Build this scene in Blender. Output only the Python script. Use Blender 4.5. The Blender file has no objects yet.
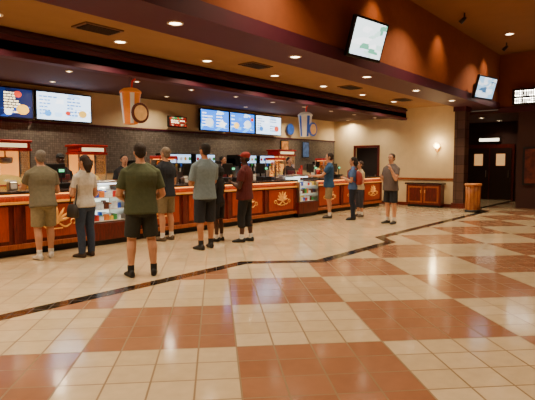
import bpy, math, random
from mathutils import Vector, Matrix
from mathutils.bvhtree import BVHTree
random.seed(7)
SC=bpy.context.scene
COL=SC.collection
def lin(h):
    h=h.lstrip('#'); o=[]
    for i in (0,2,4):
        c=int(h[i:i+2],16)/255
        o.append(c/12.92 if c<=.04045 else ((c+.055)/1.055)**2.4)
    return (o[0],o[1],o[2],1)
MC={}
def mat(name,hexc,rough=.6,metal=0,em=0,emc=None,var=.12,scale=14,bump=0,coat=0):
    if name in MC: return MC[name]
    m=bpy.data.materials.new(name); m.use_nodes=True
    nt=m.node_tree; b=nt.nodes['Principled BSDF']
    c=lin(hexc)
    b.inputs['Base Color'].default_value=c
    b.inputs['Roughness'].default_value=rough
    b.inputs['Metallic'].default_value=metal
    b.inputs['Coat Weight'].default_value=coat
    if var>0 or bump>0:
        tc=nt.nodes.new('ShaderNodeTexCoord')
        n=nt.nodes.new('ShaderNodeTexNoise'); n.inputs['Scale'].default_value=scale; n.inputs['Detail'].default_value=4
        nt.links.new(tc.outputs['Object'],n.inputs['Vector'])
        r=nt.nodes.new('ShaderNodeValToRGB')
        r.color_ramp.elements[0].position=.3; r.color_ramp.elements[1].position=.7
        r.color_ramp.elements[0].color=tuple(x*(1-var) for x in c[:3])+(1,)
        r.color_ramp.elements[1].color=tuple(min(1,x*(1+var)) for x in c[:3])+(1,)
        nt.links.new(n.outputs['Fac'],r.inputs['Fac']); nt.links.new(r.outputs['Color'],b.inputs['Base Color'])
        if bump>0:
            bp=nt.nodes.new('ShaderNodeBump'); bp.inputs['Strength'].default_value=bump; bp.inputs['Distance'].default_value=.02
            nt.links.new(n.outputs['Fac'],bp.inputs['Height']); nt.links.new(bp.outputs['Normal'],b.inputs['Normal'])
    if em>0:
        b.inputs['Emission Color'].default_value=lin(emc or hexc)
        b.inputs['Emission Strength'].default_value=em
    MC[name]=m; return m
def glassmat():
    if 'clear_glass' in MC: return MC['clear_glass']
    m=bpy.data.materials.new('clear_glass'); m.use_nodes=True; nt=m.node_tree
    nt.nodes.remove(nt.nodes['Principled BSDF'])
    t=nt.nodes.new('ShaderNodeBsdfTransparent'); g=nt.nodes.new('ShaderNodeBsdfGlossy'); g.inputs['Roughness'].default_value=.05
    x=nt.nodes.new('ShaderNodeMixShader'); x.inputs[0].default_value=.08
    nt.links.new(t.outputs[0],x.inputs[1]); nt.links.new(g.outputs[0],x.inputs[2])
    nt.links.new(x.outputs[0],nt.nodes['Material Output'].inputs[0])
    MC['clear_glass']=m; return m
def woodmat(name,c1,c2,rough=.35,em=0,emc='#d05018'):
    if name in MC: return MC[name]
    m=bpy.data.materials.new(name); m.use_nodes=True; nt=m.node_tree; b=nt.nodes['Principled BSDF']
    tc=nt.nodes.new('ShaderNodeTexCoord'); mp=nt.nodes.new('ShaderNodeMapping'); mp.inputs['Scale'].default_value=(8,8,1.2)
    n=nt.nodes.new('ShaderNodeTexNoise'); n.inputs['Scale'].default_value=3; n.inputs['Detail'].default_value=6; n.inputs['Distortion'].default_value=1.5
    r=nt.nodes.new('ShaderNodeValToRGB'); r.color_ramp.elements[0].color=lin(c1); r.color_ramp.elements[1].color=lin(c2)
    r.color_ramp.elements[0].position=.35; r.color_ramp.elements[1].position=.65
    L=nt.links.new
    L(tc.outputs['Object'],mp.inputs[0]); L(mp.outputs[0],n.inputs['Vector']); L(n.outputs['Fac'],r.inputs['Fac']); L(r.outputs['Color'],b.inputs['Base Color'])
    b.inputs['Roughness'].default_value=rough
    if em>0: b.inputs['Emission Color'].default_value=lin(emc); b.inputs['Emission Strength'].default_value=em
    MC[name]=m; return m
def tilegrid(name,c1,c2,grout,size,rough=.35,rotated=False,checker=None,gw=.022,off=(0,0),plane='XY',mott=.12):
    """square tiles; checker=(colA..) alternates every 4 tiles"""
    if name in MC: return MC[name]
    m=bpy.data.materials.new(name); m.use_nodes=True; nt=m.node_tree; b=nt.nodes['Principled BSDF']; L=nt.links.new
    N=nt.nodes.new
    def math_(op,a,bb=None,v=None):
        n=N('ShaderNodeMath'); n.operation=op
        if isinstance(a,(int,float)): n.inputs[0].default_value=a
        else: L(a,n.inputs[0])
        if bb is not None:
            if isinstance(bb,(int,float)): n.inputs[1].default_value=bb
            else: L(bb,n.inputs[1])
        return n.outputs[0]
    tc=N('ShaderNodeTexCoord'); mp=N('ShaderNodeMapping')
    if rotated: mp.inputs['Rotation'].default_value=(0,0,math.radians(45))
    mp.inputs['Location'].default_value=(-off[0],-off[1],0)
    L(tc.outputs['Object'],mp.inputs[0])
    sp=N('ShaderNodeSeparateXYZ'); L(mp.outputs[0],sp.inputs[0])
    A,B={'XY':(0,1),'XZ':(0,2),'YZ':(1,2)}[plane]
    u=math_('DIVIDE',sp.outputs[A],size); v=math_('DIVIDE',sp.outputs[B],size)
    if plane!='XY':
        u=math_('ADD',math_('DIVIDE',sp.outputs[0],size),math_('DIVIDE',sp.outputs[1],size))
    fu=math_('FLOOR',u); fv=math_('FLOOR',v)
    cb=N('ShaderNodeCombineXYZ'); L(fu,cb.inputs[0]); L(fv,cb.inputs[1])
    wn=N('ShaderNodeTexWhiteNoise'); wn.noise_dimensions='2D'; L(cb.outputs[0],wn.inputs['Vector'])
    def mix(f,a,c,bt='MIX'):
        n=N('ShaderNodeMix'); n.data_type='RGBA'; n.blend_type=bt
        if isinstance(f,(int,float)): n.inputs[0].default_value=f
        else: L(f,n.inputs[0])
        for s,val in ((6,a),(7,c)):
            if isinstance(val,tuple): n.inputs[s].default_value=val
            else: L(val,n.inputs[s])
        return n.outputs[2]
    colr=mix(wn.outputs['Value'],lin(c1),lin(c2))
    if checker:
        k1=math_('FLOOR',math_('DIVIDE',u,4)); k2=math_('FLOOR',math_('DIVIDE',v,4))
        md=math_('FLOORED_MODULO',math_('ADD',k1,k2),2)
        c3=mix(wn.outputs['Value'],lin(checker[0]),lin(checker[1]))
        colr=mix(md,colr,c3)
    nz=N('ShaderNodeTexNoise'); nz.inputs['Scale'].default_value=9; nz.inputs['Detail'].default_value=5; L(tc.outputs['Object'],nz.inputs['Vector'])
    r=N('ShaderNodeValToRGB'); r.color_ramp.elements[0].position=.3; r.color_ramp.elements[1].position=.75
    r.color_ramp.elements[0].color=(1-mott,1-mott,1-mott,1); r.color_ramp.elements[1].color=(1,1,1,1)
    L(nz.outputs['Fac'],r.inputs['Fac'])
    colr=mix(1.0,colr,r.outputs['Color'],'MULTIPLY')
    gu=math_('GREATER_THAN',math_('ABSOLUTE',math_('SUBTRACT',math_('FRACT',u),.5)),.5-gw)
    gv=math_('GREATER_THAN',math_('ABSOLUTE',math_('SUBTRACT',math_('FRACT',v),.5)),.5-gw)
    g=math_('MAXIMUM',gu,gv)
    colr=mix(g,colr,lin(grout))
    L(colr,b.inputs['Base Color'])
    L(math_('ADD',math_('MULTIPLY',g,.4),rough),b.inputs['Roughness'])
    bp=N('ShaderNodeBump'); bp.invert=True; bp.inputs['Strength'].default_value=.25; bp.inputs['Distance'].default_value=.004
    L(g,bp.inputs['Height']); L(bp.outputs['Normal'],b.inputs['Normal'])
    MC[name]=m; return m

class MB:
    def __init__(s): s.v=[];s.f=[];s.m=[];s.mats=[];s.sm=[]
    def mi(s,m):
        if m not in s.mats: s.mats.append(m)
        return s.mats.index(m)
    def add(s,vs,fs,m,smooth=False):
        o=len(s.v); s.v+= [tuple(x) for x in vs]; k=s.mi(m)
        for f in fs: s.f.append([i+o for i in f]); s.m.append(k); s.sm.append(smooth)
    def box(s,x0,x1,y0,y1,z0,z1,m,bev=0):
        if bev>0:
            b=bev
            def ring(z,i): return [(x0+i+b,y0+i,z),(x1-i-b,y0+i,z),(x1-i,y0+i+b,z),(x1-i,y1-i-b,z),(x1-i-b,y1-i,z),(x0+i+b,y1-i,z),(x0+i,y1-i-b,z),(x0+i,y0+i+b,z)]
            s.rings([ring(z0,b*.6),ring(z0+b,0),ring(z1-b,0),ring(z1,b*.6)],m); return
        vs=[(x0,y0,z0),(x1,y0,z0),(x1,y1,z0),(x0,y1,z0),(x0,y0,z1),(x1,y0,z1),(x1,y1,z1),(x0,y1,z1)]
        s.add(vs,[(0,3,2,1),(4,5,6,7),(0,1,5,4),(1,2,6,5),(2,3,7,6),(3,0,4,7)],m)
    def rings(s,R,m,smooth=False,caps=True):
        n=len(R[0]); vs=[p for r in R for p in r]; fs=[]
        for i in range(len(R)-1):
            for j in range(n):
                a=i*n+j; b=i*n+(j+1)%n; fs.append((a,b,b+n,a+n))
        if caps: fs.append(tuple(range(n-1,-1,-1))); fs.append(tuple(range((len(R)-1)*n,len(R)*n)))
        s.add(vs,fs,m,smooth)
    def tube(s,pts,rad,m,n=10,smooth=True,caps=True):
        R=[]; pts=[Vector(p) for p in pts]
        if not isinstance(rad,(list,tuple)): rad=[rad]*len(pts)
        ref=None
        for i,p in enumerate(pts):
            d=(pts[min(i+1,len(pts)-1)]-pts[max(i-1,0)]).normalized()
            if ref is None:
                ref=Vector((0,0,1)) if abs(d.z)<.9 else Vector((1,0,0))
            u=(ref-d*ref.dot(d)).normalized(); ref=u; w=d.cross(u)
            R.append([tuple(p+(u*math.cos(2*math.pi*k/n)+w*math.sin(2*math.pi*k/n))*rad[i]) for k in range(n)])
        s.rings(R,m,smooth,caps)
    def lathe(s,cx,cy,prof,m,n=20,smooth=True):
        s.rings([[(cx+r*math.cos(2*math.pi*k/n),cy+r*math.sin(2*math.pi*k/n),z) for k in range(n)] for r,z in prof],m,smooth)
    def ell(s,c,r,m,n=16,k=10,rot=None,smooth=True):
        R=[]
        for i in range(k+1):
            a=-math.pi/2+math.pi*i/k; a=max(min(a,math.pi/2-.12),-math.pi/2+.12)
            ring=[]
            for j in range(n):
                t=2*math.pi*j/n
                p=Vector((r[0]*math.cos(a)*math.cos(t),r[1]*math.cos(a)*math.sin(t),r[2]*math.sin(a)))
                if rot: p=rot@p
                ring.append(tuple(Vector(c)+p))
            R.append(ring)
        s.rings(R,m,smooth)
    def build(s,name,loc=(0,0,0),rz=0,rot=None,parent=None):
        me=bpy.data.meshes.new(name); me.from_pydata(s.v,[],s.f)
        for m in s.mats: me.materials.append(m)
        me.polygons.foreach_set('material_index',s.m); me.polygons.foreach_set('use_smooth',s.sm)
        me.update()
        o=bpy.data.objects.new(name,me); COL.objects.link(o); o.location=loc
        o.rotation_euler=rot if rot else (0,0,rz)
        if parent: o.parent=parent
        return o

# ---------------- palette
M_ceil_hi=mat('ceiling_paint_brown','#8a5c32',.9,var=.04,scale=2)
M_ceil_tan=mat('ceiling_paint_tan','#98704a',.9,var=.05,scale=3)
M_ceil_srv=mat('ceiling_paint_service','#55302a',.85,var=.05)
M_purple=mat('maroon_paint','#4c1529',.6,var=.06,scale=4)
M_orange=mat('orange_plaster','#8c481e',.9,var=.08,scale=5,bump=.05)
M_cream=mat('cream_wall_paint','#e6cfa2',.85,var=.04,scale=4)
M_mosaic=tilegrid('grey_mosaic_tile','#665e58','#857c73','#4c453f',.05,.35,plane='XZ',gw=.06)
M_stone=tilegrid('column_stone_tile','#4b342a','#664a3a','#2a1d18',.3,.4,plane='YZ',gw=.02)
M_hall=mat('hall_wall_brown','#40211a',.8,var=.08)
M_dark=mat('dark_plastic','#0d0c0d',.4,var=0)
M_black=mat('black_kick','#141010',.5,var=.1)
M_steel=mat('brushed_steel','#b0aca6',.3,metal=1,var=.06)
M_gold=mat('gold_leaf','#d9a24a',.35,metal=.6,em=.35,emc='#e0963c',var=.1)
M_wood=woodmat('cherry_wood','#4a120c','#6c1e12')
M_wood2=woodmat('amber_wood','#8a3e18','#ac5c26')
M_top=mat('counter_stone','#3a2a26',.2,var=.3,scale=60)
M_light=mat('lamp_glow','#fff2d8',.5,em=16,emc='#ffe6bd',var=0)
M_ring=mat('lamp_trim','#d8c8b0',.5,var=0)
M_white=mat('white_plastic','#e8e4dc',.4,var=0)
M_red=mat('red_enamel','#b01c16',.35,var=.05)
M_glow=mat('warm_glow_panel','#ffb45a',.6,em=3.2,emc='#ff9a3c',var=0)
M_wglow=mat('white_glow_panel','#f4f8ff',.6,em=3.0,emc='#e4f0ff',var=0)
M_glass=glassmat()
M_floor=tilegrid('floor_checker_tile','#c9b28c','#d6c19e','#846844',.3125,.13,rotated=True,checker=('#98694c','#a57658'),off=(.165,4.12))
M_floor2=tilegrid('floor_cream_tile','#c9b28c','#d6c19e','#8a6e4c',.3125,.12,rotated=True,off=(.165,4.12))
M_border=tilegrid('border_marble','#120d0b','#33261f','#2a2019',.16,.12,rotated=True,off=(.165,4.12),gw=.03,mott=.5)

# ---------------- floor
path=[(-5,5.15),(5.75,5.15),(6.6,4.3),(9.1,4.3),(9.55,4.75),(17.0,4.75),(17.5,5.25),(24,5.25)]
fl=MB()
vs=[(x,y,0) for x,y in path]
n=len(vs)
lo=vs+[(24,-6,0),(-5,-6,0)]
fl.add(lo,[tuple(range(len(lo)-1,-1,-1))],M_floor)
hi=vs+[(24,11.1,0),(-5,11.1,0)]
fl.add(hi,[tuple(range(len(hi)))],M_floor2)
fl.build('floor')
bd=MB()
w=.1
def offs(i,s):
    p=Vector(path[i]); 
    d1=(Vector(path[i])-Vector(path[i-1])).normalized() if i>0 else None
    d2=(Vector(path[i+1])-Vector(path[i])).normalized() if i<n-1 else None
    if d1 is None: d1=d2
    if d2 is None: d2=d1
    n1=Vector((-d1.y,d1.x)); n2=Vector((-d2.y,d2.x)); m=(n1+n2).normalized()
    return p+m*(s*w/max(.3,m.dot(n1)))
for i in range(n-1):
    a,b,c,d=offs(i,-1),offs(i+1,-1),offs(i+1,1),offs(i,1)
    bd.add([(a.x,a.y,.002),(b.x,b.y,.002),(c.x,c.y,.002),(d.x,d.y,.002)],[(0,1,2,3)],M_border)
bd.build('trim_floor_border')

# ---------------- shell
def slab(name,x0,x1,y0,y1,z0,z1,m):
    b=MB(); b.box(x0,x1,y0,y1,z0,z1,m); return b.build(name)
slab('ceiling',-5,19.2,-6,5.1,5.3,5.45,M_ceil_hi)
slab('ceiling_soffit',-5,17.75,5.9,7.9,3.55,3.7,M_ceil_tan)
slab('ceiling_service',-5,17.75,7.84,11.1,3.22,3.36,M_ceil_srv)
b=MB(); b.box(-5,19.2,5.0,6.0,3.45,3.62,M_purple); b.box(-5,19.2,4.97,5.0,3.43,3.66,M_purple); b.build('trim_soffit_beam')
slab('wall_bulkhead',-5,19.2,5.0,5.2,3.62,5.4,M_orange)
b=MB(); b.box(-5,17.7,7.84,8.0,3.12,3.6,M_purple); b.box(-5,17.7,7.8,7.84,3.12,3.2,M_purple); b.box(-5,17.7,7.79,7.84,3.44,3.5,mat('maroon_dark','#35101c',.6)); b.build('trim_service_header')
b=MB(); b.box(-5,17.7,10.9,11.1,0,1.3,M_cream); b.box(-5,8.0,10.88,11.1,1.3,2.42,M_mosaic); b.box(8.0,17.7,10.88,11.1,1.3,2.42,M_mosaic); b.box(-5,17.7,10.9,11.1,2.42,3.3,M_cream)
b.box(-5,17.7,10.85,10.9,2.40,2.45,M_purple); b.build('wall_back')
b=MB()
b.box(17.7,17.9,6.0,8.95,0,3.6,M_cream); b.box(17.7,17.9,9.9,11.1,0,3.6,M_cream); b.box(17.7,17.9,8.95,9.9,2.15,3.6,M_cream)
b.build('wall_end')
b=MB(); b.box(17.66,17.7,8.87,8.95,0,2.2,M_wood); b.box(17.66,17.7,9.9,9.98,0,2.2,M_wood); b.box(17.66,17.7,8.87,9.98,2.15,2.24,M_wood)
b.box(17.78,17.83,8.95,9.9,0,2.15,mat('door_dark','#1a100c',.6)); b.box(17.76,17.78,9.05,9.1,.95,1.1,M_steel); b.build('door_1')
b=MB(); b.box(17.66,17.7,6.05,8.85,0,.12,M_wood); b.build('baseboard_end')
b=MB(); b.box(17.66,17.7,6.05,8.85,.95,1.02,M_wood2); b.build('trim_chair_rail')
slab('wall_west',-5.2,-5,-6,11.1,0,5.45,M_orange)
slab('wall_south',-5,24,-6.2,-6,0,5.45,M_orange)
slab('wall_upper_east',19.0,19.2,-6,5.0,3.3,5.4,M_orange)
b=MB(); b.box(18.95,19.0,-6,5.0,3.3,3.5,M_purple); b.build('trim_upper_east')
slab('wall_hall_stub',19.0,19.2,-6,4.35,0,3.3,M_hall)
slab('wall_hall_back',23,23.2,-6,8.2,0,3.4,M_hall)
slab('wall_hall_north',17.9,23,8.0,8.2,0,3.4,M_hall)
b=MB(); b.box(19.0,23.2,-6,8.2,3.3,3.4,M_ceil_srv); b.box(17.9,19.0,6.0,8.2,3.3,3.4,M_ceil_srv); b.build('ceiling_hall')
b=MB(); b.box(17.5,17.95,5.65,6.0,0,3.45,M_stone); b.box(17.46,18.0,5.61,6.04,0,.18,M_wood); b.box(17.46,18.0,5.61,6.04,3.3,3.45,M_purple); b.build('stone_column')
b=MB()
b.box(22.93,22.99,5.35,7.3,0,2.35,M_wood)
for y0 in (5.45,6.35):
    b.box(22.9,22.95,y0,y0+.85,0.02,2.2,mat('door_brown','#2c1712',.4)); b.box(22.88,22.9,y0+.25,y0+.6,1.45,1.95,mat('door_window_glow','#ffd9a0',.5,em=.6,emc='#ffb870',var=0)); b.tube([(22.86,y0+.1,.95),(22.86,y0+.1,1.25)],.015,M_steel)
b.build('door_2')
b=MB(); b.box(22.85,22.95,5.9,6.8,2.45,2.65,M_dark); b.box(22.84,22.85,5.95,6.75,2.49,2.61,mat('hall_sign_glow','#fff0d0',.5,em=4,var=0)); b.build('hall_door_sign')
b=MB(); b.box(18.93,18.99,3.35,4.15,.8,2.1,M_dark); b.box(18.92,18.93,3.42,4.08,.87,2.03,mat('poster_print','#5a2418',.4,var=.6,scale=6)); b.build('movie_poster_case')

# ---------------- lights
def downlight(x,y,z,power,r=.085,col=(1,.8,.54),spread=130,size=.16,name='recessed_downlight'):
    b=MB(); n=20
    b.rings([[(rr*math.cos(2*math.pi*k/n),rr*math.sin(2*math.pi*k/n),zz) for k in range(n)] for rr,zz in ((r*1.35,0.0),(r*1.35,-.012),(r*1.05,-.016),(r*1.0,-.004))],M_ring,True,caps=False)
    b.add([(r*1.0*math.cos(2*math.pi*k/n),r*1.0*math.sin(2*math.pi*k/n),-.004) for k in range(n)],[tuple(range(n-1,-1,-1))],M_light)
    o=b.build(name,(x,y,z))
    l=bpy.data.lights.new('lamp','AREA'); l.shape='DISK'; l.size=size; l.energy=power; l.color=col; l.spread=math.radians(spread)
    lo=bpy.data.objects.new('lamp',l); COL.objects.link(lo); lo.parent=o; lo.location=(0,0,-.03)
    return o
for x in (-1.0,1.9,4.7,7.5,10.2,12.9,15.6): downlight(x,5.45,3.45,30)
for x in (-.9,1.1,3.1,5.1,7.1,9.25,11.3,13.4,15.5): downlight(x,7.3,3.55,26)
for i,x in enumerate((-1,.5,2,3.5,5,6.5,8,9.5,11,12.5,14,15.5,17)):
    downlight(x,8.75,3.22,12,r=.05); 
    if i%2==0: downlight(x+.4,10.1,3.22,26,r=.05,spread=150)
for x in (-3,1.5,6,11,16.1):
    for y in (-3.6,.3,4.0):
        downlight(x,y,5.3,66,r=.1,col=(1,.77,.5),spread=110)
for x,y in ((20.5,6),(22.2,5.8)): downlight(x,y,3.3,9)
for x in (2.5,6.0,9.6,13.2,17.2):
    b=MB(); b.tube([(0,0,0),(0,0,-.12)],.02,M_dark); b.tube([(0,-.03,-.1),(0,.1,-.22)],[.04,.06],M_dark,n=14)
    o=b.build('wall_washer_spot',(x,4.35,5.3))
    l=bpy.data.lights.new('lamp','SPOT'); l.energy=58; l.color=(1,.62,.25); l.spot_size=math.radians(85); l.spot_blend=1; l.shadow_soft_size=.06
    lo=bpy.data.objects.new('lamp',l); COL.objects.link(lo); lo.parent=o; lo.location=(0,.12,-.25)
    lo.rotation_euler=Vector((0,.5,-.85)).to_track_quat('-Z','Y').to_euler()
for x in (.8,4.4,8.05,11.9,15.2):
    b=MB(); b.box(-.32,.32,-.2,.2,-.02,0,mat('vent_frame','#6b4a34',.6))
    for k in range(6): b.box(-.27,.27,-.16+k*.055,-.13+k*.055,-.035,-.02,mat('vent_slat','#2b1c14',.6))
    b.build('ceiling_air_vent',(x,6.85,3.55))
# sconce
b=MB()
b.ell((0,0,0),(.03,.09,.16),M_gold)
for k in range(7):
    a=math.radians(20+k*23.3)
    b.tube([(-.06,0,-.03),(-.09,math.cos(a)*.13,math.sin(a)*.17)],[.03,.008],mat('sconce_glow','#fff0c0',.5,em=12,emc='#ffd890',var=0),n=6)
b.tube([(-.03,0,-.06),(-.07,0,-.2)],[.03,.01],M_gold)
so=b.build('wall_sconce',(17.68,6.63,2.1))
l=bpy.data.lights.new('lamp','POINT'); l.energy=26; l.color=(1,.75,.4); l.shadow_soft_size=.08
lo=bpy.data.objects.new('lamp',l); COL.objects.link(lo); lo.parent=so; lo.location=(-.22,0,.1)
# low cabinet
b=MB(); b.box(17.3,17.66,6.35,7.6,.08,.8,M_wood,.01); b.box(17.26,17.66,6.3,7.65,.8,.86,M_top,.01); b.box(17.34,17.64,6.4,7.55,0,.08,M_black)
for k in range(2):
    y=6.42+k*.58; b.box(17.285,17.3,y,y+.53,.15,.74,M_wood2,.004); b.box(17.275,17.29,y+.06,y+.47,.21,.68,M_wood,.004); b.tube([(17.26,y+(.48 if k==0 else .05),.5),(17.26,y+(.48 if k==0 else .05),.6)],.01,M_gold)
b.build('low_cabinet')
# podium
M_pod=woodmat('podium_wood','#b06a30','#cc8442')
b=MB(); R=[]
def arc(r,z): return [(r*math.cos(a),r*math.sin(a)*.8,z) for a in [2*math.pi*k/24 for k in range(24)]]
b.rings([arc(.29,0),arc(.29,.08)],M_black,True); b.rings([arc(.28,.08),arc(.26,.5),arc(.28,.84)],M_pod,True); b.rings([arc(.31,.84),arc(.32,.87),arc(.31,.9)],M_pod,True)
for k in range(12):
    a=2*math.pi*k/12; b.tube([(.275*math.cos(a),.22*math.sin(a),.1),(.262*math.cos(a),.21*math.sin(a),.5),(.275*math.cos(a),.22*math.sin(a),.83)],.01,M_wood2,n=6)
b.build('ticket_podium',(16.5,5.02,0))
# theatre sign
b=MB(); b.box(18.7,18.94,3.45,4.5,3.52,4.05,M_dark,.02)
cols=mat('sign_letters_glow','#ffffff',.5,em=5,emc='#fff4e0',var=0)
def blockword(b,x,y,z,dirx,h,nl,m,diry=1):
    yy=y
    for k in range(nl):
        t=h*.18; ww=h*.6
        kind=k%3
        seg=lambda y0,y1,z0,z1: b.box(x-.01,x,min(yy+diry*y0,yy+diry*y1),max(yy+diry*y0,yy+diry*y1),z+z0,z+z1,m)
        seg(0,t,0,h)
        if kind!=1: seg(ww-t,ww,0,h)
        seg(0,ww,h-t,h)
        if kind!=2: seg(0,ww,0,t)
        if kind==1: seg(0,ww*.8,h/2-t/2,h/2+t/2)
        yy+=diry*h*.8
blockword(b,18.7,4.4,3.8,0,.18,6,cols,-1); blockword(b,18.7,4.4,3.57,0,.16,6,cols,-1)
b.build('theatre_sign')

# ---------------- screens
def screenmat(name,base,acc,st=2.2,scale=7,thr=.55):
    m=bpy.data.materials.new(name); m.use_nodes=True; nt=m.node_tree; b=nt.nodes['Principled BSDF']; L=nt.links.new
    tc=nt.nodes.new('ShaderNodeTexCoord'); mp=nt.nodes.new('ShaderNodeMapping'); mp.inputs['Scale'].default_value=(1,1,2.2)
    n=nt.nodes.new('ShaderNodeTexVoronoi'); n.inputs['Scale'].default_value=scale; n.distance='CHEBYCHEV'
    L(tc.outputs['Object'],mp.inputs[0]); L(mp.outputs[0],n.inputs['Vector'])
    r=nt.nodes.new('ShaderNodeValToRGB'); r.color_ramp.interpolation='CONSTANT'
    els=r.color_ramp.elements
    els[0].color=lin(base); els[0].position=0; els[1].position=thr; els[1].color=lin(acc[0])
    for k,c in enumerate(acc[1:]):
        e=els.new(thr+(1-thr)*(k+1)/len(acc)); e.color=lin(c)
    sp=nt.nodes.new('ShaderNodeSeparateColor'); L(n.outputs['Color'],sp.inputs[0]); L(sp.outputs[0],r.inputs['Fac'])
    b.inputs['Base Color'].default_value=(.02,.02,.02,1); b.inputs['Roughness'].default_value=.2
    L(r.outputs['Color'],b.inputs['Emission Color']); b.inputs['Emission Strength'].default_value=st
    return m
def menuscreen(x0,x1,z0,z1,sm,rows,textc,name='menu_board_screen',seed=1,pics=()):
    rnd=random.Random(seed)
    cx=(x0+x1)/2;w=(x1-x0);h=z1-z0
    b=MB(); b.box(-w/2,w/2,0,.07,0,h,M_dark,.008); b.box(-w/2+.03,w/2-.03,-.004,0,.03,h-.03,sm)
    tm=mat('screen_text_'+textc.strip('#'),textc,.5,em=3.5,var=0)
    for c in range(2):
        xa=-w/2+.08+c*w*.48
        for k in range(rows):
            z=h-.12-k*(h-.2)/rows
            if rnd.random()<.85:
                x=xa
                for q in range(rnd.randint(2,4)):
                    ww=rnd.uniform(.04,.11); 
                    if x+ww<xa+w*.42: b.box(x,x+ww,-.008,-.004,z-.018,z+.012,tm)
                    x+=ww+.02
    for px,pz,pr,pc in pics:
        b.rings([[(px*w+pr*math.cos(2*math.pi*k/18),-.01-q,pz*h+pr*.8*math.sin(2*math.pi*k/18)) for k in range(18)] for q in (0,.003)],mat('screen_pic_'+pc.strip('#'),pc,.5,em=2.0,var=0))
    b.tube([(0,.07,h*.5),(0,.2,h*.5)],.03,M_dark)
    b.build(name,(cx,10.69,z0))
S1=screenmat('screen_blue','#12265c',['#1f4fb0','#2a66c8','#0e1a40'],1.5,4,.6)
S2=screenmat('screen_white','#d6eaff',['#b4d8ff','#f5f8ff','#9cc4f0'],3.6,4,.6)
S3=screenmat('screen_blue2','#1f74e8',['#58b0ff','#2f88f0','#bfe6ff'],3.0,4,.6)
menuscreen(2.6,3.92,2.46,3.1,S2,7,'#20406a',seed=3)
menuscreen(3.95,5.28,2.46,3.1,S1,8,'#ffe9b0',seed=4,pics=((-.28,.78,.1,'#d83a20'),(.32,.3,.13,'#e8b030'),(.1,.2,.08,'#ffffff'),(.25,.78,.08,'#d83a20'),(-.3,.25,.09,'#e8b030')))
menuscreen(5.32,6.65,2.46,3.1,S2,6,'#4a78b8',seed=5,pics=((.32,.3,.1,'#f0c050'),(-.3,.25,.08,'#3a8ae0'),(.05,.3,.06,'#c83a28')))
menuscreen(10.1,11.3,2.48,3.12,S3,5,'#ffffff',seed=6,pics=((-.2,.4,.16,'#eaf6ff'),(.25,.35,.12,'#ffffff')))
menuscreen(11.33,12.5,2.48,3.12,S3,4,'#d8f0ff',seed=7,pics=((-.25,.35,.12,'#f0c050'),(.2,.45,.16,'#eaf6ff'),(.38,.7,.07,'#d83a20')))
menuscreen(12.55,13.9,2.48,3.12,S2,6,'#3a5a8a',seed=8,pics=((.3,.35,.12,'#d84a30'),(-.3,.3,.1,'#3a8ae0')))
SR=screenmat('screen_red','#8a1a12',['#d83a20','#f0d0a0','#30a050'],1.3,12,.5)
menuscreen(8.95,9.6,2.52,2.82,SR,2,'#ffe0b0',name='order_number_screen',seed=9)
def tv(x,y,z,w,h,tilt,yaw,sm):
    b=MB(); b.box(-w/2,w/2,-.04,.04,-h/2,h/2,M_dark,.012); b.box(-w/2+.05,w/2-.05,-.044,-.04,-h/2+.06,h/2-.045,sm)
    b.box(-.25,.25,.04,.08,-.15,.15,M_dark,.01)
    root=bpy.data.objects.new('hanging_television',None); COL.objects.link(root); root.location=(x,y,z)
    t=b.build('screen_panel',parent=root,rot=(math.radians(tilt),0,math.radians(yaw)))
    c=MB(); c.tube([(0,.06,0),(0,.3,.02)],.03,M_dark); c.box(-.12,.12,.27,.3,-.12,.14,M_dark); c.build('wall_bracket',parent=root)
ST=screenmat('tv_picture','#e6f2f0',['#bfe0d0','#ffffff','#5aa080','#dce8f4'],3.0,4,.5)
ST2=screenmat('tv_picture_b','#9ac8e8',['#e6f2ff','#ffffff','#406a90','#dce8f4'],2.0,5,.4)
tv(8.72,4.67,3.86,1.05,.74,17,-8,ST)
tv(16.2,4.67,3.82,1.1,.7,15,-12,ST2)

# ---------------- counter
YF=8.4
cases=[(5.1,5.95),(11.6,12.6)]
segs=[(-3,5.1),(5.95,11.6),(12.6,16.9)]
M_panel_glow=woodmat('cherry_panel_painted_glow','#6c1c10','#8c3018',em=.16,emc='#d8480e')  # cherry wood with added orange emission standing in for the counter front glow
def fan(b,x):
    Y=YF-.018; Z=.52
    def P(p): return (x+p[0],Y+p[1],Z+p[2])
    for k in range(7):
        a=math.radians(15+k*25); L=.26 if k in(2,3,4) else .22
        p=[]; 
        for t in (0,.35,.7,1.0):
            p.append(P((math.cos(a)*L*t+ (math.copysign(.03,math.cos(a))*t*t if abs(math.cos(a))>.1 else 0),-.012,math.sin(a)*L*t)))
        b.tube(p,[.01,.022,.026,.006],M_gold,n=8)
    for s in (-1,1):
        b.tube([P((s*(.05+.22*t/8),-.01,-.04-.06*math.sin(t/8*math.pi))) for t in range(9)],[.016]*6+[.013,.01,.006],M_gold,n=8)
        b.tube([P((s*.3+s*.045*math.cos(t),-.01,-.02+.045*math.sin(t))) for t in [k*.6-1.4 for k in range(9)]],.011,M_gold,n=8)
    b.ell(P((0,-.01,-.01)),(.045,.02,.035),M_gold)
    b.tube([P((-.1,-.01,-.12)),P((.1,-.01,-.12))],.012,M_gold)
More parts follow.
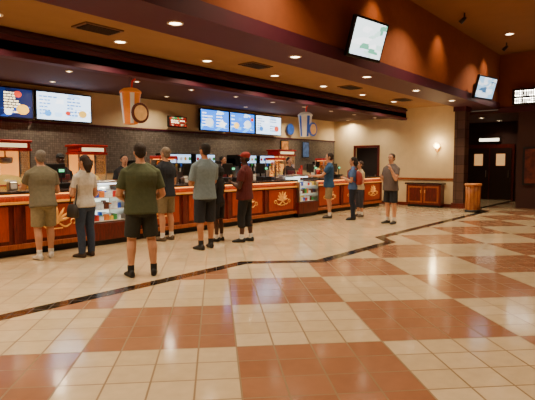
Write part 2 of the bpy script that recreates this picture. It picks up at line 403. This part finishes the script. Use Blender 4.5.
for a,c in segs:
    b=MB()
    b.box(a,c,YF,9.05,.12,1.03,M_wood); 
    b.box(a,c,YF+.06,9.0,0,.12,M_black)
    b.box(a,c,YF-.05,YF,.12,.2,M_wood2,.005)
    b.box(a,c,YF-.06,YF,.86,.9,M_gold)
    nn=max(1,round((c-a)/1.35)); wd=(c-a)/nn
    for k in range(nn):
        x0=a+k*wd
        b.box(x0-.0,x0+.12,YF-.04,YF,.2,.86,M_wood,.008)
        b.box(x0+.2,x0+wd-.08,YF-.015,YF,.26,.82,M_panel_glow,.006)
        fan(b,a+k*wd+.06+wd/2)
    b.box(c-.12,c,YF-.041,YF,.2,.86,M_wood,.008)
    b.box(a,c,YF-.1,9.12,1.03,1.08,M_top,.012)
    b.box(a+.03,c-.03,YF-.055,YF-.03,1.0,1.02,M_glow)
    o=b.build('concession_counter')
    l=bpy.data.lights.new('lamp','AREA'); l.shape='RECTANGLE'; l.size=c-a-.1; l.size_y=.03; l.energy=10*(c-a)/4; l.color=(1,.5,.18)
    lo=bpy.data.objects.new('lamp',l); COL.objects.link(lo); lo.parent=o; lo.location=((a+c)/2,YF-.085,.99)
    lo.rotation_euler=(math.radians(20),0,0)
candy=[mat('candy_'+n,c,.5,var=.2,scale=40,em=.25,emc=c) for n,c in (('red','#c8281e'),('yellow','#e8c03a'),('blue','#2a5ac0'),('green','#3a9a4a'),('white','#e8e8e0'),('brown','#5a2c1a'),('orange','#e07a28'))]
for a,c in cases:
    a+=.01; c-=.01
    b=MB()
    b.box(a,c,YF-.12,9.05,.1,.42,M_wood,.01); b.box(a+.04,c-.04,YF-.06,9.0,0,.1,M_black)
    b.box(a,c,8.95,9.05,.42,1.16,M_white); b.box(a,a+.03,YF-.12,8.95,.42,1.0,M_steel); b.box(c-.03,c,YF-.12,8.95,.42,1.0,M_steel)
    b.box(a,c,YF+.05,9.08,1.16,1.2,M_steel,.01)
    b.box(a+.05,c-.05,8.93,8.95,.46,1.12,mat('case_back_glow','#eaf2ea',.6,em=1.6,emc='#f0fff0',var=0))
    prof=[(YF-.12,.42),(YF-.12,.8),(YF-.1,.95),(YF-.04,1.08),(YF+.05,1.17)]
    v=[];f=[]
    for y,z in prof: v+=[(a+.03,y,z),(c-.03,y,z)]
    for k in range(len(prof)-1): f.append((2*k,2*k+1,2*k+3,2*k+2))
    b.add(v,f,M_glass,True)
    for z in (.44,.66,.88):
        b.box(a+.04,c-.04,YF-.06,8.92,z,z+.012,M_white)
        x=a+.07
        while x<c-.14:
            w_=random.uniform(.05,.09)
            for y in (YF,YF+.2,YF+.38):
                b.box(x,x+w_,y,y+.08,z+.012,z+.012+random.uniform(.07,.14),random.choice(candy+[candy[4]]*3),.003)
            x+=w_+.03
    b.box(a+.05,c-.05,YF+.06,YF+.12,1.13,1.155,M_wglow)
    b.build('candy_display_case')

# back counter
b=MB(); b.box(-3,17.0,10.15,10.85,.1,.9,M_wood); b.box(-3,17,10.25,10.85,0,.1,M_black); b.box(-3,17.05,10.1,10.86,.9,.95,M_steel,.01)
for k in range(20): b.box(-2.95+k,-2.05+k,10.13,10.15,.16,.84,M_wood2,.004)
b.build('back_counter')
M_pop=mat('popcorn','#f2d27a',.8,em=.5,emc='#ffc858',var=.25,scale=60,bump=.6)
def popcorn(x,y=10.45,w=.8,h=1.05,z0=.95):
    b=MB(); d=.5
    b.box(-w/2,w/2,-d/2,d/2,0,.16,M_red,.01); b.box(-w/2+.03,w/2-.03,-d/2-.005,-d/2,.03,.13,M_gold)
    for sx in (-1,1):
        for sy in (-1,1): b.box(sx*(w/2-.02)-.015,sx*(w/2-.02)+.015,sy*(d/2-.02)-.015,sy*(d/2-.02)+.015,.16,h-.22,M_steel)
    b.box(-w/2+.03,w/2-.03,-d/2+.008,-d/2+.012,.16,h-.22,M_glass)
    for sx in(-1,1): b.box(sx*(w/2-.01)-.003,sx*(w/2-.01)+.003,-d/2+.03,d/2-.03,.16,h-.22,M_glass)
    b.box(-w/2+.03,w/2-.03,d/2-.03,d/2-.01,.16,h-.22,mat('popper_back_glow','#ffcf80',.6,em=1.3,emc='#ffa040',var=0))
    b.box(-w/2-.02,w/2+.02,-d/2-.02,d/2+.02,h-.22,h-.17,M_red,.01); b.box(-w/2,w/2,-d/2,d/2,h-.17,h-.05,M_red,.02); b.box(-w/2-.03,w/2+.03,-d/2-.03,d/2+.03,h-.05,h,M_red,.015)
    b.box(-w/2+.08,w/2-.08,-d/2-.012,-d/2,h-.15,h-.07,mat('popper_sign','#ffe8b0',.5,em=1.2,var=0))
    b.lathe(0,0,[(.06,h-.48),(.13,h-.46),(.14,h-.36),(.12,h-.34)],M_steel); b.tube([(0,0,h-.34),(0,0,h-.22)],.015,M_steel)
    b.ell((0,0,.2),(w/2-.06,d/2-.05,.16),M_pop)
    for k in range(90):
        a=random.uniform(0,6.28); r=random.random()**.5
        zz=.2+.15*math.sqrt(max(0,1-r*r)); b.ell((r*math.cos(a)*(w/2-.07),r*math.sin(a)*(d/2-.06),zz),(.018,.018,.016),M_pop,n=6,k=4)
    b.build('popcorn_machine',(x,y,z0))
popcorn(3.2); popcorn(4.55); popcorn(6.35,w=.7,h=1.0); popcorn(13.6,w=.9)
def soda(x,y=10.45,z0=.95,w=.75):
    b=MB(); 
    b.box(-w/2,w/2,-.1,.3,0,.75,M_steel,.015); b.box(-w/2,w/2,-.32,.3,0,.1,M_steel,.01); b.box(-w/2+.04,w/2-.04,-.3,-.1,.1,.115,M_dark)
    b.box(-w/2,w/2,-.28,.3,.5,.85,M_dark,.02); b.box(-w/2+.03,w/2-.03,-.29,-.28,.6,.82,mat('soda_lightbox','#bfe0ff',.5,em=1.8,emc='#a8d0ff',var=0))
    n=5
    for k in range(n):
        xx=-w/2+w*(k+.5)/n; b.tube([(xx,-.2,.5),(xx,-.2,.38)],[.025,.018],M_dark); b.box(xx-.03,xx+.03,-.295,-.288,.5,.58,candy[k%5],.002); b.box(xx-.02,xx+.02,-.26,-.24,.36,.46,M_white)
        b.rings([[(xx+.05*math.cos(2*math.pi*q/12),-.292-e,.71+.05*math.sin(2*math.pi*q/12)) for q in range(12)] for e in (0,.003)],candy[(k*2)%5])
    b.build('soda_fountain',(x,y,z0))
for x in (8.9,9.8,11.6,12.5): soda(x)
def register(x,y=8.8,z0=1.08,f=0):
    b=MB(); b.box(-.2,.2,-.18,.2,0,.1,M_dark,.01); b.tube([(0,.05,.1),(0,.08,.25)],.025,M_dark)
    b.box(-.18,.18,.04,.08,.18,.45,M_dark,.01); b.box(-.16,.16,.08,.084,.2,.43,mat('pos_glow','#a0c8f0',.4,em=1.4,var=0))
    b.box(-.07,.07,-.14,-.11,.28,.36,M_dark,.006); b.tube([(0,-.12,.1),(0,-.12,.3)],.012,M_dark); b.box(-.05,.05,-.144,-.14,.295,.345,mat('pos_green','#60e0a0',.4,em=1.6,var=0))
    b.box(.22,.3,-.1,.02,0,.06,M_dark,.01)
    b.build('cash_register',(x,y,z0))
for x in (3.3,4.75,6.55,8.0,9.3,10.6,13.0,14.4,15.8): register(x)
def cups(x,y,z,r=.045,n=3,c=M_red):
    b=MB()
    for k in range(n):
        xx=(k-n/2+.5)*r*2.4; hh=.3+.1*((k*7)%3)
        q=0
        prof=[]
        while q<hh: prof+=[(r*.8,q),(r,q+.03)]; q+=.035
        b.lathe(xx,0,prof,c,n=14)
    b.build('paper_cup_stack',(x,y,z))
for x,c in ((5.5,M_white),(7.3,M_red),(8.2,M_white),(10.85,candy[2]),(14.6,M_red),(15.4,M_white)): cups(x,10.4,.95,c=c)
def warmer(x,y=8.85,z0=1.08,w=.5):
    b=MB(); b.box(-w/2,w/2,-.18,.18,0,.08,M_steel,.01); b.box(-w/2,w/2,-.18,.18,.55,.62,M_red,.01)
    for sx in(-1,1):
        for sy in(-1,1): b.box(sx*(w/2-.015)-.01,sx*(w/2-.015)+.01,sy*.165-.01,sy*.165+.01,.08,.55,M_steel)
    b.box(-w/2+.02,w/2-.02,-.176,-.173,.08,.55,M_glass)
    b.box(-w/2+.03,w/2-.03,-.1,.1,.535,.55,M_glow)
    b.tube([(0,0,.08),(0,0,.52)],.01,M_steel)
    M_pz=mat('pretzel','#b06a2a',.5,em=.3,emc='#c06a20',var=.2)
    for z in (.16,.28,.4):
        b.lathe(0,0,[(.15,z),(.15,z+.006)],M_steel)
        for k in range(4):
            a=k*1.57+z*3; c=(math.cos(a)*.12,math.sin(a)*.1,z+.05)
            b.tube([(c[0]+.045*math.cos(t),c[1],c[2]+.045*math.sin(t)) for t in [q*.7 for q in range(9)]],.014,M_pz,n=7)
    b.build('pretzel_warmer',(x,y,z0))
for x in (7.25,11.25,13.75): warmer(x)
def brewer(x,y=10.45,z0=.95):
    b=MB(); b.box(-.15,.15,-.2,.2,0,.06,M_dark,.01); b.box(-.15,.15,.02,.2,.06,.6,M_steel,.01); b.box(-.15,.15,-.2,.2,.45,.66,M_dark,.02)
    b.lathe(0,-.08,[(.07,.06),(.095,.1),(.09,.2),(.05,.27),(.06,.3)],mat('coffee_pot','#20100a',.1)); b.tube([(.09,-.08,.12),(.14,-.08,.15),(.14,-.08,.24),(.06,-.08,.27)],.01,M_dark)
    b.build('coffee_brewer',(x,y,z0))
for x in (7.7,10.4,15.9,16.5): brewer(x)
def napkin(x,y=8.62,z0=1.08):
    b=MB(); b.box(-.07,.07,-.06,.06,0,.14,M_steel,.01); b.box(-.05,.05,-.065,-.06,.03,.11,M_white); b.box(-.05,.05,-.055,-.01,.13,.17,M_white); b.build('napkin_dispenser',(x,y,z0))
for x in (3.85,7.65,10.0,15.1): napkin(x)
# hanging promo cups
def promo(x,y,c1,c2,h=.8,r=.2,badge=M_red):
    b=MB(); n=28
    for k in range(n):
        a0=2*math.pi*k/n;a1=2*math.pi*(k+1)/n
        v=[(r*.72*math.cos(a0),r*.72*math.sin(a0),0),(r*.72*math.cos(a1),r*.72*math.sin(a1),0),(r*math.cos(a1),r*math.sin(a1),h*.75),(r*math.cos(a0),r*math.sin(a0),h*.75)]
        b.add(v,[(0,1,2,3)],c2 if (k//2)%3==0 else c1,True)
    b.lathe(0,0,[(r*.72,-.01),(r*.72,0)],c1)
    b.lathe(0,0,[(r*1.05,h*.74),(r*1.08,h*.77),(r*1.03,h*.8),(r*.7,h*.86),(r*.3,h*.88)],c1)
    b.tube([(.03,0,h*.86),(.05,0,h*1.05),(.12,0,h*1.12)],.018,candy[0])
    b.tube([(0,0,h*.87),(0,0,3.22-2.32)],.006,M_steel,n=6)
    b.rings([[( .2*math.cos(2*math.pi*k/24)+.05,-r-.02-q,.2+.2*math.sin(2*math.pi*k/24)) for k in range(24)] for q in (0,.03)],badge)
    b.rings([[( .15*math.cos(2*math.pi*k/24)+.05,-r-.05-q,.2+.15*math.sin(2*math.pi*k/24)) for k in range(24)] for q in (0,.01)],mat('badge_cream','#e0b070',.5))
    b.build('hanging_cup_display',(x,y,2.32))
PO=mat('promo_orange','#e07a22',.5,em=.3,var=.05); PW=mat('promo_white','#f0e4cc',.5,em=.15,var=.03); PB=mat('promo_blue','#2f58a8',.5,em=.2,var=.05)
promo(6.15,8.5,PO,PW,badge=mat('badge_brown','#5a2414',.5)); promo(12.2,8.5,PW,PB,badge=PB)
def emblem(x,z,c1,c2,r=.24,y=10.83):
    b=MB()
    b.rings([[(r*math.cos(2*math.pi*k/28),-q,r*math.sin(2*math.pi*k/28)) for k in range(28)] for q in (0,.04)],c1)
    b.rings([[(r*.8*math.cos(2*math.pi*k/28),-.04-q,r*.8*math.sin(2*math.pi*k/28)) for k in range(28)] for q in (0,.015)],c2)
    v=[];
    for k in range(10):
        a=math.pi/2+k*math.pi/5; rr=r*(.6 if k%2==0 else .27); v.append((rr*math.cos(a),rr*math.sin(a)))
    b.rings([[(p[0],-.055-q,p[1]) for p in v] for q in (0,.012)],c1)
    b.build('wall_emblem_sign',(x,y,z))
emblem(14.6,2.75,PB,candy[2],.2)
for x,c in ((14.3,PO),(15.6,PB)):
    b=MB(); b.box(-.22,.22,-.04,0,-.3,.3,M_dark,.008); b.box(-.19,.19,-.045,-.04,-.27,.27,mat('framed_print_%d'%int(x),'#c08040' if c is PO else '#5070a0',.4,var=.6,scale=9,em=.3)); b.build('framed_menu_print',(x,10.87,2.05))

# ---------------- people
SK={'l':'#c08a68','m':'#a86e48','d':'#4a2a1c'}
def person(pos,H,theta,name='man',skin='l',hair='#2a1c14',hairlong=0,shirt='#5a6040',sleeve=.6,bottom='shorts',bc='#8a7a58',shoe='#1a1a1a',sock='#d8d4cc',armR='down',armL='down',lean=0,bld=1.0,spread=.055,stag=0,hy=0,hp=0,cap=None,female=False,apron=None,bag=None,backpack=None,hold=None,toe=12,vox=.009):
    P=MB()
    ms=mat('skin_'+skin,SK[skin],.55,var=.05); mh=mat('hair_'+hair.strip('#'),hair,.8,var=.3,scale=60,bump=.5)
    mt=mat('cloth_'+shirt.strip('#'),shirt,.9,var=.1,scale=25,bump=.25); mb_=mat('cloth_'+bc.strip('#'),bc,.9,var=.12,scale=25,bump=.3)
    msh=mat('shoe_'+shoe.strip('#'),shoe,.6,var=.1); mso=mat('sock_'+sock.strip('#'),sock,.9)
    la=math.radians(-lean); hip=Vector((0,0,.52))
    RL=Matrix.Rotation(la,3,'X')
    def T(p): return hip+RL@(Vector(p)-hip)
    def ring(c,rx,ry,n=20,f=lambda p:p,sq=.85):
        out=[]
        for k in range(n):
            t=2*math.pi*k/n; ct,st=math.cos(t),math.sin(t)
            x=math.copysign(abs(ct)**sq,ct)*rx; y=math.copysign(abs(st)**sq,st)*ry
            out.append(tuple(f((c[0]+x,c[1]+y,c[2]))))
        return out
    wb=bld; belly=max(0,bld-1)*.5
    if female: tor=[(.495,.106,.079,0),(.53,.103,.076,0),(.57,.09,.066,0),(.61,.079,.058,.002),(.66,.083,.062,.005),(.71,.092,.074,.010),(.75,.093,.066,.006),(.78,.092,.056,0),(.803,.082,.047,-.003),(.824,.056,.038,-.004),(.845,.034,.032,-.004)]
    else: tor=[(.478,.105,.080,.0),(.485,.107,.082,.0),(.52,.104,.079,.002),(.57,.099,.072,.003),(.62,.096,.068,.004),(.67,.10,.069,.005),(.72,.105,.072,.006),(.76,.108,.068,.002),(.788,.102,.059,-.002),(.808,.083,.050,-.004),(.828,.058,.041,-.006),(.85,.038,.034,-.006)]
    P.rings([ring((0,y+belly*.12*(1 if z<.7 else 0),z),rx*wb,ry*(wb+belly),f=T) for z,rx,ry,y in tor],mt)
    P.rings([ring((0,0,.455),.06*wb,.052*wb),ring((0,0,.475),.092*wb,.064*wb),ring((0,0,.51),.088*wb,.058*wb),ring((0,0,.53),.06*wb,.04*wb)],mb_)
    nk=T((0,-.004,.83)); nk2=T((0,.008,.885))
    P.tube([nk,nk2],[.037*(.85 if female else 1),.031*(.85 if female else 1)],ms,n=16)
    HR=Matrix.Rotation(math.radians(hy),3,'Z')@Matrix.Rotation(math.radians(hp),3,'X')
    hb=T((0,.004,.875))
    def Hd(p): return hb+HR@(Vector(p)-Vector((0,.004,.875)))
    def hell(c,r,m,n=16,k=12): P.ell(Hd(c),r,m,n,k,rot=HR)
    hell((0,.0,.945),(.0435,.054,.053),ms); hell((0,.018,.912),(.035,.036,.045),ms); hell((0,.03,.885),(.018,.02,.016),ms)
    hell((0,.056,.925),(.0065,.011,.013),ms,10,8)
    for s in(-1,1): hell((s*.0435,-.002,.928),(.006,.011,.017),ms,10,8)
    if cap:
        mc=mat('cap_'+cap.strip('#'),cap,.8); hell((0,-.004,.965),(.048,.059,.044),mc); P.rings([[tuple(Hd((.04*math.cos(t),.045+.045*math.sin(t),.962+dz))) for t in [math.pi*k/8 for k in range(9)]] for dz in (0,.006)],mc)
        hell((0,-.022,.925),(.04,.034,.03),mh)
    else:
        hell((0,-.011,.957),(.0475,.055,.05),mh); hell((0,-.026,.927),(.042,.034,.037),mh)
        for s in(-1,1): hell((s*.0405,.006,.95),(.0055,.014,.025),mh,8,8)
    if hairlong: P.tube([Hd((0,-.035,.95)),Hd((0,-.048,.9)),Hd((0,-.05,.9-hairlong))],[.04,.044,.02],mh,n=14)
    for s in(-1,1):
        hj=Vector((s*.052,0,.5)); st=stag*s
        an=Vector((s*spread,st-.01,.05)); kn=(hj+an)/2+Vector((s*.004,.014+abs(st)*.1,.012)); 
        m_l=(kn+an)/2+Vector((0,-.008,.045))
        lw=.5+.5*wb
        P.tube([hj-Vector((0,0,.03)),hj.lerp(kn,.5),kn,m_l,an],[.05*lw,.044*lw,.0315*lw,.0325*lw,.0195],ms,n=16)
        top_=hj-Vector((0,0,.012))
        if bottom=='shorts':
            e=hj.lerp(kn,.93); P.tube([top_,hj.lerp(kn,.4),e],[.056*lw,.055*lw,.053*lw],mb_,n=18)
        elif bottom=='long shorts':
            e=kn.lerp(an,.12); P.tube([top_,hj.lerp(kn,.4),e],[.056*lw,.055*lw,.051*lw],mb_,n=18)
        elif bottom=='capri':
            e=kn.lerp(an,.5); P.tube([top_,hj.lerp(kn,.4),kn,e],[.056*lw,.053*lw,.043*lw,.041*lw],mb_,n=18)
        else:
            P.tube([top_,hj.lerp(kn,.5),kn,m_l,an+Vector((0,0,-.012))],[.057*lw,.05*lw,.04*lw,.038*lw,.034],mb_,n=18)
        P.tube([an+Vector((0,0,.04)),an+Vector((0,0,-.01))],[.026,.025],mso,n=12)
        ta=math.radians(-s*toe); d=Vector((math.sin(-ta)*1,math.cos(ta),0)); sd=Vector((d.y,-d.x,0))
        R=[]
        for q,w_,h_ in ((-.04,.012,.028),(-.036,.02,.045),(-.01,.0225,.052),(.02,.024,.046),(.055,.028,.034),(.085,.027,.026),(.105,.018,.02),(.112,.008,.012)):
            c=Vector((an.x,an.y,0))+d*q; rg=[]
            for k in range(14):
                t=2*math.pi*k/14; rg.append(tuple(c+sd*(w_*math.cos(t))+Vector((0,0,max(0.0,h_*.5+h_*.62*math.sin(t))))))
            R.append(rg)
        P.rings(R,msh)
    lib={'down':((.16,-.06,-1),(.02,.2,-1)),'forward':((.12,.62,-.75),(-.1,.97,-.02)),'chest':((.2,.12,-1),(-.5,.8,.3)),
         'head':((.75,.45,.12),(-.68,.12,.85)),'hip':((.62,-.25,-.8),(-.62,.45,-.55)),'bag':((.2,-.02,-1),(-.1,.75,-.45)),'chin':((.2,.42,-.8),(-.28,.35,.95)),'pocket':((.3,-.22,-1),(-.15,.35,-.95)),'front':((.3,.02,-1),(-.35,.75,-.3))}
    hands=[]
    for s,pose in((1,armR),(-1,armL)):
        d1,d2=[Vector(v).normalized() for v in lib[pose]]
        d1.x*=s; d2.x*=s
        sx=.098*(.45+.55*wb)*(.9 if female else 1)+.004
        S=T((s*sx,-.003,.782)); E=S+d1*.168; W=E+d2*.15
        aw=.5+.5*wb
        P.tube([S,S.lerp(E,.4),E],[.030*aw,.028*aw,.0235*aw],ms,n=14)
        P.tube([E,E.lerp(W,.3),W],[.0235*aw,.024*aw,.0155],ms,n=14); P.ell(E,(.0235*aw,)*3,ms,12,8)
        P.ell(S+Vector((0,0,-.002)),(.0345*aw,.036*aw,.034*aw),mt)
        if sleeve<=1: P.tube([S,S.lerp(E,.35),S.lerp(E,sleeve)],[.0335*aw,.0355*aw,.036*aw],mt,n=16)
        else:
            P.tube([S,E],[.036*aw,.031*aw],mt,n=16); P.ell(E,(.031*aw,)*3,mt,12,8); P.tube([E,W],[.031*aw,.023],mt,n=16)
        P.tube([T((s*.03,-.008,.842)),S],[.026,.032*aw],mt,n=12)
        a=d2; side=Vector((0,1,0)) if abs(a.y)<.7 else Vector((0,0,1))
        side=(side-a*side.dot(a)).normalized()
        nrm=a.cross(side).normalized()
        inward=Vector((-s,0,0))
        if nrm.dot(inward)<0: nrm=-nrm
        rot=Matrix((side,nrm,a)).transposed()
        pc=W+a*.028
        P.ell(pc,(.0225,.0105,.032),ms,14,8,rot=rot)
        hands.append((W,a,side,nrm))
    if apron:
        ma=mat('apron_'+apron.strip('#'),apron,.8); P.rings([ring((0,y+.012,z),rx*wb*.9,ry*(wb)*1.02,f=T) for z,rx,ry,y in tor[:8]],ma)
    sc=H
    vv=[(x*sc,y*sc,z*sc) for x,y,z in P.v]
    me=bpy.data.meshes.new('src'); me.from_pydata(vv,[],P.f); me.update()
    o=bpy.data.objects.new('src',me); COL.objects.link(o)
    md=o.modifiers.new('r','REMESH'); md.mode='VOXEL'; md.voxel_size=vox; md.use_smooth_shade=True
    sm=o.modifiers.new('s','SMOOTH'); sm.factor=.5; sm.iterations=2
    dg=bpy.context.evaluated_depsgraph_get(); ev=o.evaluated_get(dg)
    me2=bpy.data.meshes.new_from_object(ev)
    bvh=BVHTree.FromPolygons([Vector(v) for v in vv],P.f)
    Q=MB(); Q.mats=list(P.mats)
    Q.v=[tuple(v.co) for v in me2.vertices]
    for p in me2.polygons:
        hit=bvh.find_nearest(p.center+p.normal*.006)
        Q.f.append(list(p.vertices)); Q.m.append(P.m[hit[2]] if hit[2] is not None else 0); Q.sm.append(True)
    bpy.data.objects.remove(o); bpy.data.meshes.remove(me); bpy.data.meshes.remove(me2)
    for W,a,side,nrm in hands:
        for k,(off,L) in enumerate(((.015,.040),(.0052,.045),(-.0048,.042),(-.0145,.033))):
            b0=W+a*.045+side*off
            p1=b0+a*L*.42+nrm*.004; p2=p1+(a*.8+nrm*.6).normalized()*L*.35; p3=p2+(a*.45+nrm*.9).normalized()*L*.3
            Q.tube([v*sc for v in (b0,p1,p2,p3)],[.0050*sc,.0047*sc,.0043*sc,.0030*sc],ms,n=8)
        t0=W+a*.014+side*.014; t1=t0+(a*.55+side*.8+nrm*.2).normalized()*.022; t2=t1+(a*.9+side*.3+nrm*.3).normalized()*.018
        Q.tube([v*sc for v in (t0,t1,t2)],[.0062*sc,.0055*sc,.0038*sc],ms,n=8)
    me_w=mat('eye_white','#e8e4dc',.3,var=0); me_d=mat('eye_dark','#1c120c',.3,var=0); ml=mat('lips_'+skin,'#8a4a3c' if skin!='d' else '#3a1c16',.5,var=0)
    for s in(-1,1):
        Q.ell(Hd((s*.0165,.0475,.934))*sc,(.0075*sc,.005*sc,.0045*sc),me_w,10,6,rot=HR); Q.ell(Hd((s*.0165,.0515,.934))*sc,(.0032*sc,.0025*sc,.0034*sc),me_d,8,6,rot=HR)
        Q.tube([Hd((s*.009,.052,.945))*sc,Hd((s*.017,.053,.9475))*sc,Hd((s*.026,.047,.9445))*sc],[.0018*sc,.0022*sc,.0012*sc],mh,n=6)
    Q.tube([Hd((-.013,.048,.901))*sc,Hd((0,.054,.9))*sc,Hd((.013,.048,.901))*sc],[.002*sc,.0038*sc,.002*sc],ml,n=8)
    if bag:
        mg=mat('bag_'+bag.strip('#'),bag,.6); c=Vector((-.135,.01,.47))*sc
        R=[]
        for z,w1,w2 in ((-.09,.085,.035),(-.085,.095,.045),(0,.09,.045),(.06,.07,.03),(.075,.06,.012)):
            R.append([(c.x+ math.copysign(abs(math.sin(t))**.6,math.sin(t))*w2*1.1, c.y+math.copysign(abs(math.cos(t))**.6,math.cos(t))*w1*1.3, c.z+z*1.3) for t in [2*math.pi*k/16 for k in range(16)]])
        Q.rings(R,mg,True)
        Q.tube([c+Vector((0,.07,.09)),c+Vector((.03,.03,.35)),Vector((-.085,.0,.83))*sc,c+Vector((.02,-.09,.3)),c+Vector((0,-.07,.09))],.011,mg,n=8)
    if backpack:
        mg=mat('pack_'+backpack.strip('#'),backpack,.7); R=[]
        for z,w1,d_ in ((.56,.06,.03),(.575,.08,.05),(.66,.082,.055),(.74,.075,.045),(.78,.05,.02)):
            R.append([tuple(T((math.copysign(abs(math.cos(t))**.6,math.cos(t))*w1,-.07-d_*.6+math.copysign(abs(math.sin(t))**.6,math.sin(t))*d_,z))*sc) for t in [2*math.pi*k/20 for k in range(20)]])
        Q.rings(R,mg,True)
        for s in(-1,1): Q.tube([T((s*.06,-.06,.8))*sc,T((s*.065,.0,.835))*sc,T((s*.07,.075,.78))*sc,T((s*.08,.075,.68))*sc,T((s*.085,-.05,.6))*sc],.014,mg,n=8)
    if hold:
        W,a,side,nrm=hands[0]; c=(W+a*.055+nrm*.022)*sc
        if hold=='phone':
            rot=Matrix((side,nrm,a)).transposed(); vs=[]
            for z in (-.065,.065):
                for x,y in ((-.033,-.005),(.033,-.005),(.033,.005),(-.033,.005)): vs.append(tuple(c+rot@Vector((x,y,z))))
            Q.add(vs,[(0,3,2,1),(4,5,6,7),(0,1,5,4),(1,2,6,5),(2,3,7,6),(3,0,4,7)],M_dark)
        else:
            n=14; Q.rings([[ (c.x+r*math.cos(2*math.pi*k/n),c.y+r*math.sin(2*math.pi*k/n),c.z+z) for k in range(n)] for r,z in ((.045,-.07),(.065,.12))],M_red,True)
            Q.ell((c.x,c.y,c.z+.12),(.06,.06,.035),M_pop)
    ob=Q.build(name,(pos[0],pos[1],0.003),rz=math.radians(theta-90))
    return ob
person((3.98,7.84),1.74,80,'man',hair='#6e665e',shirt='#6b6552',bottom='shorts',bc='#857858',shoe='#c8c4bc',armR='chest',armL='forward',lean=8,bld=1.14,spread=.06,stag=.03)
person((4.5,7.5),1.66,98,'woman',hair='#2a1a12',hairlong=.07,shirt='#c4bcb0',bottom='pants',bc='#2f3b52',shoe='#3a2c24',armR='bag',armL='chest',female=True,bld=1.08,bag='#2a2624',hy=15)
person((4.19,5.6),1.79,62,'man',hair='#241812',shirt='#454d34',bottom='shorts',bc='#23251f',shoe='#0e0e0e',sock='#1a1a1a',armR='front',armL='front',bld=1.2,spread=.085,hp=-8,hold='phone',sleeve=.72)
person((6.47,7.85),1.84,95,'man',hair='#7a6a5a',shirt='#161b26',bottom='shorts',bc='#7a6a4c',shoe='#5a4a3a',armR='chest',armL='down',bld=1.12,spread=.065)
person((6.27,6.53),1.88,75,'man',hair='#1a1210',skin='m',shirt='#73858e',bottom='long shorts',bc='#1c1e26',shoe='#1c1816',sock='#1a1a1a',armR='chin',armL='chest',bld=1.08,spread=.07,stag=.03,sleeve=.8,hy=10)
person((7.08,7.0),1.5,100,'girl',hair='#0e0a08',skin='d',shirt='#17161a',bottom='shorts',bc='#1d1c22',shoe='#1a1a1a',armR='chest',armL='down',female=True,bld=.95,hairlong=.05)
person((7.34,6.52),1.74,110,'man',hair='#0e0a08',skin='d',shirt='#521416',bottom='capri',bc='#141417',shoe='#141212',cap='#8a1f1a',armR='down',armL='chest',bld=1.1,spread=.06,stag=-.03)
person((12.1,7.6),1.82,120,'man',hair='#20140e',shirt='#1f4870',bottom='shorts',bc='#8a7a5a',shoe='#3a3028',armR='chest',armL='forward',hold='popcorn',bld=1.05,spread=.06)
person((12.1,6.85),1.7,115,'woman',hair='#1a100c',shirt='#4b6ba0',bottom='pants',bc='#161e30',shoe='#1c1a1a',armR='chest',armL='chest',female=True,backpack='#903028',hairlong=.04)
person((12.95,7.1),1.6,150,'woman',hair='#3a2418',shirt='#bda880',bottom='capri',bc='#3a3a44',shoe='#5a4a3a',armR='down',armL='chest',female=True)
person((11.95,5.66),1.78,165,'man',hair='#3a2a20',shirt='#5f5350',bottom='shorts',bc='#1c1e24',shoe='#2a2422',sock='#cfc8bc',armR='chest',armL='chin',bld=1.12,spread=.06,hy=10)
for x,th,c,sk in ((5.25,265,'#141418','d'),(6.75,250,'#16161c','l'),(9.9,275,'#1a1418','m'),(12.9,260,'#2a1a1a','l'),(15.2,265,'#16161c','m')):
    person((x,9.6),1.72,th,'concession_worker',skin=sk,hair='#14100c',shirt=c,bottom='pants',bc='#101014',armR='chest',armL='chest',cap='#141418' if x<6 else None,apron='#5a1418')

# ---------------- world + camera
w=bpy.data.worlds.new('world'); SC.world=w; w.use_nodes=True
w.node_tree.nodes['Background'].inputs[0].default_value=(1,.7,.45,1); w.node_tree.nodes['Background'].inputs[1].default_value=.1
cam=bpy.data.cameras.new('camera'); co=bpy.data.objects.new('camera',cam); COL.objects.link(co)
cam.sensor_width=36; cam.lens=505/535*36; cam.clip_end=200
co.location=(0,0,1.52); co.rotation_euler=(math.radians(90-4.08),0,math.radians(39.1-90))
SC.camera=co
